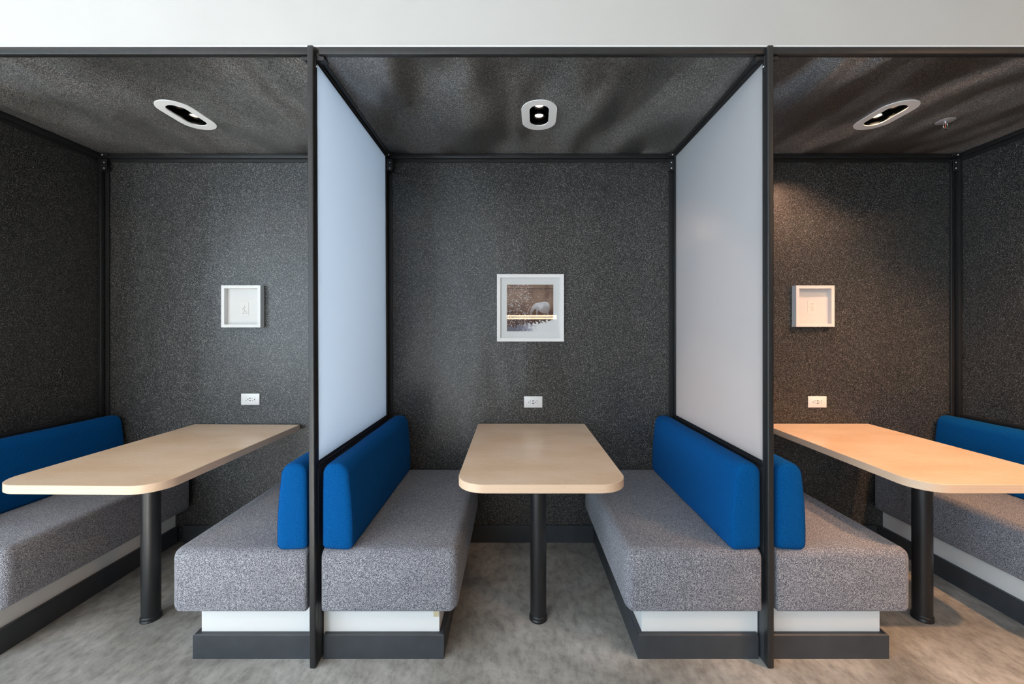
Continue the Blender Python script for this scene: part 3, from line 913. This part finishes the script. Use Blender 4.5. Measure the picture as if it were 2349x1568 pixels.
def print_mat():
    """a brown woodland photograph, pale leaves at the left, white brush at the foot"""
    m, nt, bs, out = new_mat('woodland_photo_print')
    tc = node(nt, 'ShaderNodeTexCoord'); sep = node(nt, 'ShaderNodeSeparateXYZ')
    nt.links.new(tc.outputs['Object'], sep.inputs[0])
    X, Z = sep.outputs[0], sep.outputs[2]
    nz = node(nt, 'ShaderNodeTexNoise'); nz.inputs['Scale'].default_value = 14; nz.inputs['Detail'].default_value = 4
    nt.links.new(tc.outputs['Object'], nz.inputs['Vector'])
    base = ramp(nt, nz.outputs[0], [(0.3, (0.17, 0.095, 0.062)), (0.5, (0.27, 0.165, 0.115)), (0.7, (0.38, 0.25, 0.18))])
    # darker band low down
    low = ramp(nt, math_n(nt, 'MULTIPLY_ADD', Z, 3.5), [(0.12, (0.30, 0.22, 0.20)), (0.38, (0.42, 0.26, 0.20)), (0.62, (1, 1, 1))])
    nt.nodes[-2].inputs[2].default_value = 0.5 if nt.nodes[-2].bl_idname == 'ShaderNodeMath' else 0
    for n_ in nt.nodes:
        if n_.bl_idname == 'ShaderNodeMath' and n_.operation == 'MULTIPLY_ADD': n_.inputs[2].default_value = 0.5
    c = mix_c(nt, 1.0, base, low, 'MULTIPLY')
    # window-like bars in the background: one dark horizontal, two dark verticals
    def line(v, at, hw): return math_n(nt, 'LESS_THAN', math_n(nt, 'ABSOLUTE', math_n(nt, 'SUBTRACT', v, at)), hw)
    up = math_n(nt, 'GREATER_THAN', Z, 0.035)
    c = mix_c(nt, math_n(nt, 'MULTIPLY', line(Z, 0.119, 0.0018), 0.75), c, (0.03, 0.02, 0.02))
    c = mix_c(nt, math_n(nt, 'MULTIPLY', line(Z, 0.050, 0.0012), 0.4), c, (0.45, 0.33, 0.26))
    for at in (0.097, 0.109):
        c = mix_c(nt, math_n(nt, 'MULTIPLY', math_n(nt, 'MULTIPLY', line(X, at, 0.0014), up), 0.6), c, (0.035, 0.022, 0.018))
    # pale leaves: dense at left, sparse elsewhere
    v = node(nt, 'ShaderNodeTexVoronoi'); v.inputs['Scale'].default_value = 190
    dist = node(nt, 'ShaderNodeTexNoise'); dist.inputs['Scale'].default_value = 110
    nt.links.new(tc.outputs['Object'], dist.inputs['Vector'])
    sc_ = node(nt, 'ShaderNodeVectorMath', operation='SCALE'); sc_.inputs['Scale'].default_value = 0.016
    nt.links.new(dist.outputs['Color'], sc_.inputs[0])
    ad = node(nt, 'ShaderNodeVectorMath', operation='ADD')
    nt.links.new(tc.outputs['Object'], ad.inputs[0]); nt.links.new(sc_.outputs[0], ad.inputs[1])
    nt.links.new(ad.outputs[0], v.inputs['Vector'])
    s2 = node(nt, 'ShaderNodeSeparateColor'); nt.links.new(v.outputs['Color'], s2.inputs[0])
    dens = ramp(nt, math_n(nt, 'ADD', math_n(nt, 'MULTIPLY', X, -3.4), 0.5), [(0.10, (0.05, 0.05, 0.05)), (0.47, (0.08, 0.08, 0.08)), (0.54, (0.55, 0.55, 0.55)), (0.9, (0.45, 0.45, 0.45))])
    leaf = math_n(nt, 'MULTIPLY', math_n(nt, 'LESS_THAN', v.outputs['Distance'], 0.42), math_n(nt, 'LESS_THAN', s2.outputs[0], dens))
    lc = ramp(nt, s2.outputs[1], [(0.0, (0.30, 0.26, 0.25)), (1.0, (0.85, 0.83, 0.82))])
    c = mix_c(nt, leaf, c, lc)
    # white brush along the foot, blue-grey shade at its left
    nb = node(nt, 'ShaderNodeTexNoise'); nb.inputs['Scale'].default_value = 70; nb.inputs['Detail'].default_value = 5
    nt.links.new(tc.outputs['Object'], nb.inputs['Vector'])
    edge = math_n(nt, 'ADD', math_n(nt, 'ADD', Z, math_n(nt, 'MULTIPLY', X, -0.16)), math_n(nt, 'MULTIPLY', nb.outputs[0], -0.09))
    br = math_n(nt, 'LESS_THAN', edge, -0.142)
    bc = ramp(nt, math_n(nt, 'ADD', math_n(nt, 'MULTIPLY', X, 3.4), math_n(nt, 'ADD', math_n(nt, 'MULTIPLY', nb.outputs[0], 0.8), 0.1)), [(0.25, (0.16, 0.15, 0.19)), (0.45, (0.40, 0.40, 0.46)), (0.62, (0.80, 0.80, 0.80))])
    c = mix_c(nt, br, c, bc)
    nt.links.new(c, bs.inputs['Base Color'])
    bs.inputs['Roughness'].default_value = 0.6
    return m

YPF = YW
t = thing('picture_frame', 'white square frame holding a brown photograph of a pale grazing horse', 'picture', (0.1045, YPF, 1.4585))
bm = bmesh.new(); frame_ring(bm, 0.2070, 0.2080, 0.0215, -0.026, -0.0005)
link('frame', bm, M_FRAME, t)
bm = bmesh.new(); box(bm, -0.187, 0.187, -0.013, -0.003, -0.188, 0.188)
link('mount_board', bm, M_MAT, t)
bm = bmesh.new(); box(bm, -0.1455, 0.1425, -0.0142, -0.0132, -0.1455, 0.1445)
pr = link('photo_print', bm, print_mat(), t)
# the pale animal in the photograph, grazing to the left
polys = [
    # barrel and haunch
    [(0.040, 0.030), (0.050, 0.033), (0.062, 0.035), (0.078, 0.038), (0.093, 0.039), (0.104, 0.037), (0.112, 0.031), (0.118, 0.020), (0.120, 0.006), (0.118, -0.012), (0.112, -0.026), (0.104, -0.033), (0.094, -0.035), (0.082, -0.034), (0.070, -0.030), (0.058, -0.022), (0.048, -0.012), (0.042, -0.002)],
    # shoulder and neck bending down to the ground
    [(0.040, 0.030), (0.042, -0.002), (0.036, -0.008), (0.029, -0.006), (0.021, -0.014), (0.014, -0.024), (0.011, -0.034), (0.006, -0.044), (0.000, -0.047), (-0.004, -0.043), (-0.003, -0.034), (-0.001, -0.026), (-0.002, -0.021), (0.003, -0.014), (0.008, 0.000), (0.014, 0.012), (0.022, 0.022), (0.031, 0.028)],
    # fore leg
    [(0.048, -0.012), (0.046, -0.026), (0.044, -0.042), (0.045, -0.062), (0.039, -0.062), (0.037, -0.042), (0.036, -0.026), (0.036, -0.008), (0.042, -0.002)],
    # hind leg
    [(0.112, -0.026), (0.104, -0.033), (0.106, -0.050), (0.104, -0.066), (0.110, -0.066), (0.113, -0.048)],
]
bm = bmesh.new()
for pl in polys:
    f = bm.faces.new([bm.verts.new((x, -0.0144, z)) for x, z in pl])
ex = bmesh.ops.extrude_face_region(bm, geom=list(bm.faces))
bmesh.ops.translate(bm, verts=[v for v in ex['geom'] if isinstance(v, bmesh.types.BMVert)], vec=(0, -0.0002, 0))
M_HORSE, nt, bs, out = new_mat('pale_horse_print')
tc = node(nt, 'ShaderNodeTexCoord'); sp_ = node(nt, 'ShaderNodeSeparateXYZ'); nt.links.new(tc.outputs['Object'], sp_.inputs[0])
hn = node(nt, 'ShaderNodeTexNoise'); hn.inputs['Scale'].default_value = 22; nt.links.new(tc.outputs['Object'], hn.inputs['Vector'])
hv = math_n(nt, 'ADD', math_n(nt, 'MULTIPLY', sp_.outputs[2], 7.0), math_n(nt, 'MULTIPLY', hn.outputs[0], 0.9))
nt.links.new(ramp(nt, hv, [(0.15, (0.30, 0.235, 0.22)), (0.45, (0.40, 0.36, 0.36)), (0.72, (0.66, 0.65, 0.67))]), bs.inputs['Base Color'])
bs.inputs['Roughness'].default_value = 0.6
link('printed_horse', bm, M_HORSE, pr)
bm = bmesh.new(); box(bm, -0.1865, 0.1865, -0.0190, -0.0172, -0.1875, 0.1875)
link('glazing', bm, M_PANE, t)

def strokes(bm, lines, y, r=0.0006):
    for a, b_ in lines:
        A, B = Vector((a[0], y, a[1])), Vector((b_[0], y, b_[1]))
        d = (B - A).normalized(); n_ = Vector((-d.z, 0, d.x)) * r
        lo = [bm.verts.new(p) for p in (A - n_, B - n_, B + n_, A + n_)]
        hi = [bm.verts.new(p.co + Vector((0, -0.0002, 0))) for p in lo]
        bm.faces.new(lo); bm.faces.new(hi[::-1])
        for k in range(4): bm.faces.new((lo[k], lo[(k + 1) % 4], hi[(k + 1) % 4], hi[k]))

def make_small_picture(label, loc, w2, h2, card, lines, cardline):
    t = thing('picture_frame', label, 'picture', loc)
    bm = bmesh.new(); frame_ring(bm, w2, h2, 0.0185, -0.040, -0.0005)
    link('frame', bm, M_FRAME2, t)
    bm = bmesh.new(); box(bm, -w2 + 0.018, w2 - 0.018, -0.010, -0.004, -h2 + 0.018, h2 - 0.018)
    link('mount_board', bm, M_MAT2, t)
    cx, cz, cw, ch = card
    bm = bmesh.new(); box(bm, cx - cw, cx + cw, -0.0118, -0.0102, cz - ch, cz + ch)
    cd = link('card', bm, M_CARD, t)
    bm = bmesh.new(); strokes(bm, [((cx + a[0], cz + a[1]), (cx + b_[0], cz + b_[1])) for a, b_ in lines], -0.0119, 0.0007)
    link('ink_drawing', bm, M_INK, cd)
    return t
SA = [((0.000, 0.022), (0.003, 0.012)), ((0.003, 0.012), (-0.003, 0.004)), ((0.004, 0.010), (0.006, 0.003)), ((-0.003, 0.004), (-0.010, 0.002)), ((-0.010, 0.002), (-0.012, -0.005)), ((-0.003, 0.003), (0.002, -0.008)),
      ((0.002, -0.008), (0.009, -0.013)), ((0.002, -0.008), (-0.001, -0.016)), ((-0.001, -0.016), (-0.008, -0.021)), ((0.009, -0.013), (0.015, -0.021)), ((-0.010, -0.021), (-0.003, -0.023)), ((0.010, -0.021), (0.018, -0.021)), ((-0.016, -0.029), (0.019, -0.028))]
SB = [((-0.004, 0.024), (0.001, 0.020)), ((0.008, 0.024), (0.012, 0.017)), ((-0.006, 0.014), (0.002, 0.012)), ((0.003, 0.010), (0.005, 0.005)), ((0.003, 0.000), (-0.004, -0.009)), ((0.006, -0.002), (0.010, -0.010)),
      ((-0.014, 0.006), (-0.017, 0.001)), ((-0.012, -0.010), (-0.007, -0.014)), ((0.004, -0.018), (0.012, -0.016)), ((-0.004, -0.024), (0.006, -0.022))]
make_small_picture('small deep white frame with a tiny ink drawing in the left booth', (-1.6765, YPF, 1.4665), 0.1205, 0.1295, (0.004, -0.014, 0.025, 0.040), SA, None)
make_small_picture('small deep white frame with a tiny ink drawing in the warm right booth', (1.8555, YPF, 1.4680), 0.1180, 0.1270, (-0.002, -0.004, 0.026, 0.040), SB, None)

# ------------------------------------------------------------------ room lamp mirrored in the picture glass
t = thing('linear_lamp', 'long warm strip lamp mirrored in the glass of the square photograph', 'lamp', (0.44, ROOM[2] + 0.07, 1.63))
bm = bmesh.new(); box(bm, -0.62, 0.62, -0.07, -0.01, -0.075, 0.075, 0.004, 2)
link('casing', bm, M_METAL, t)
for z in (-0.030, 0.030):
    bm = bmesh.new(); box(bm, -0.60, 0.60, -0.0095, -0.004, z - 0.022, z + 0.022)
    link('light_tube', bm, M_LED, t)
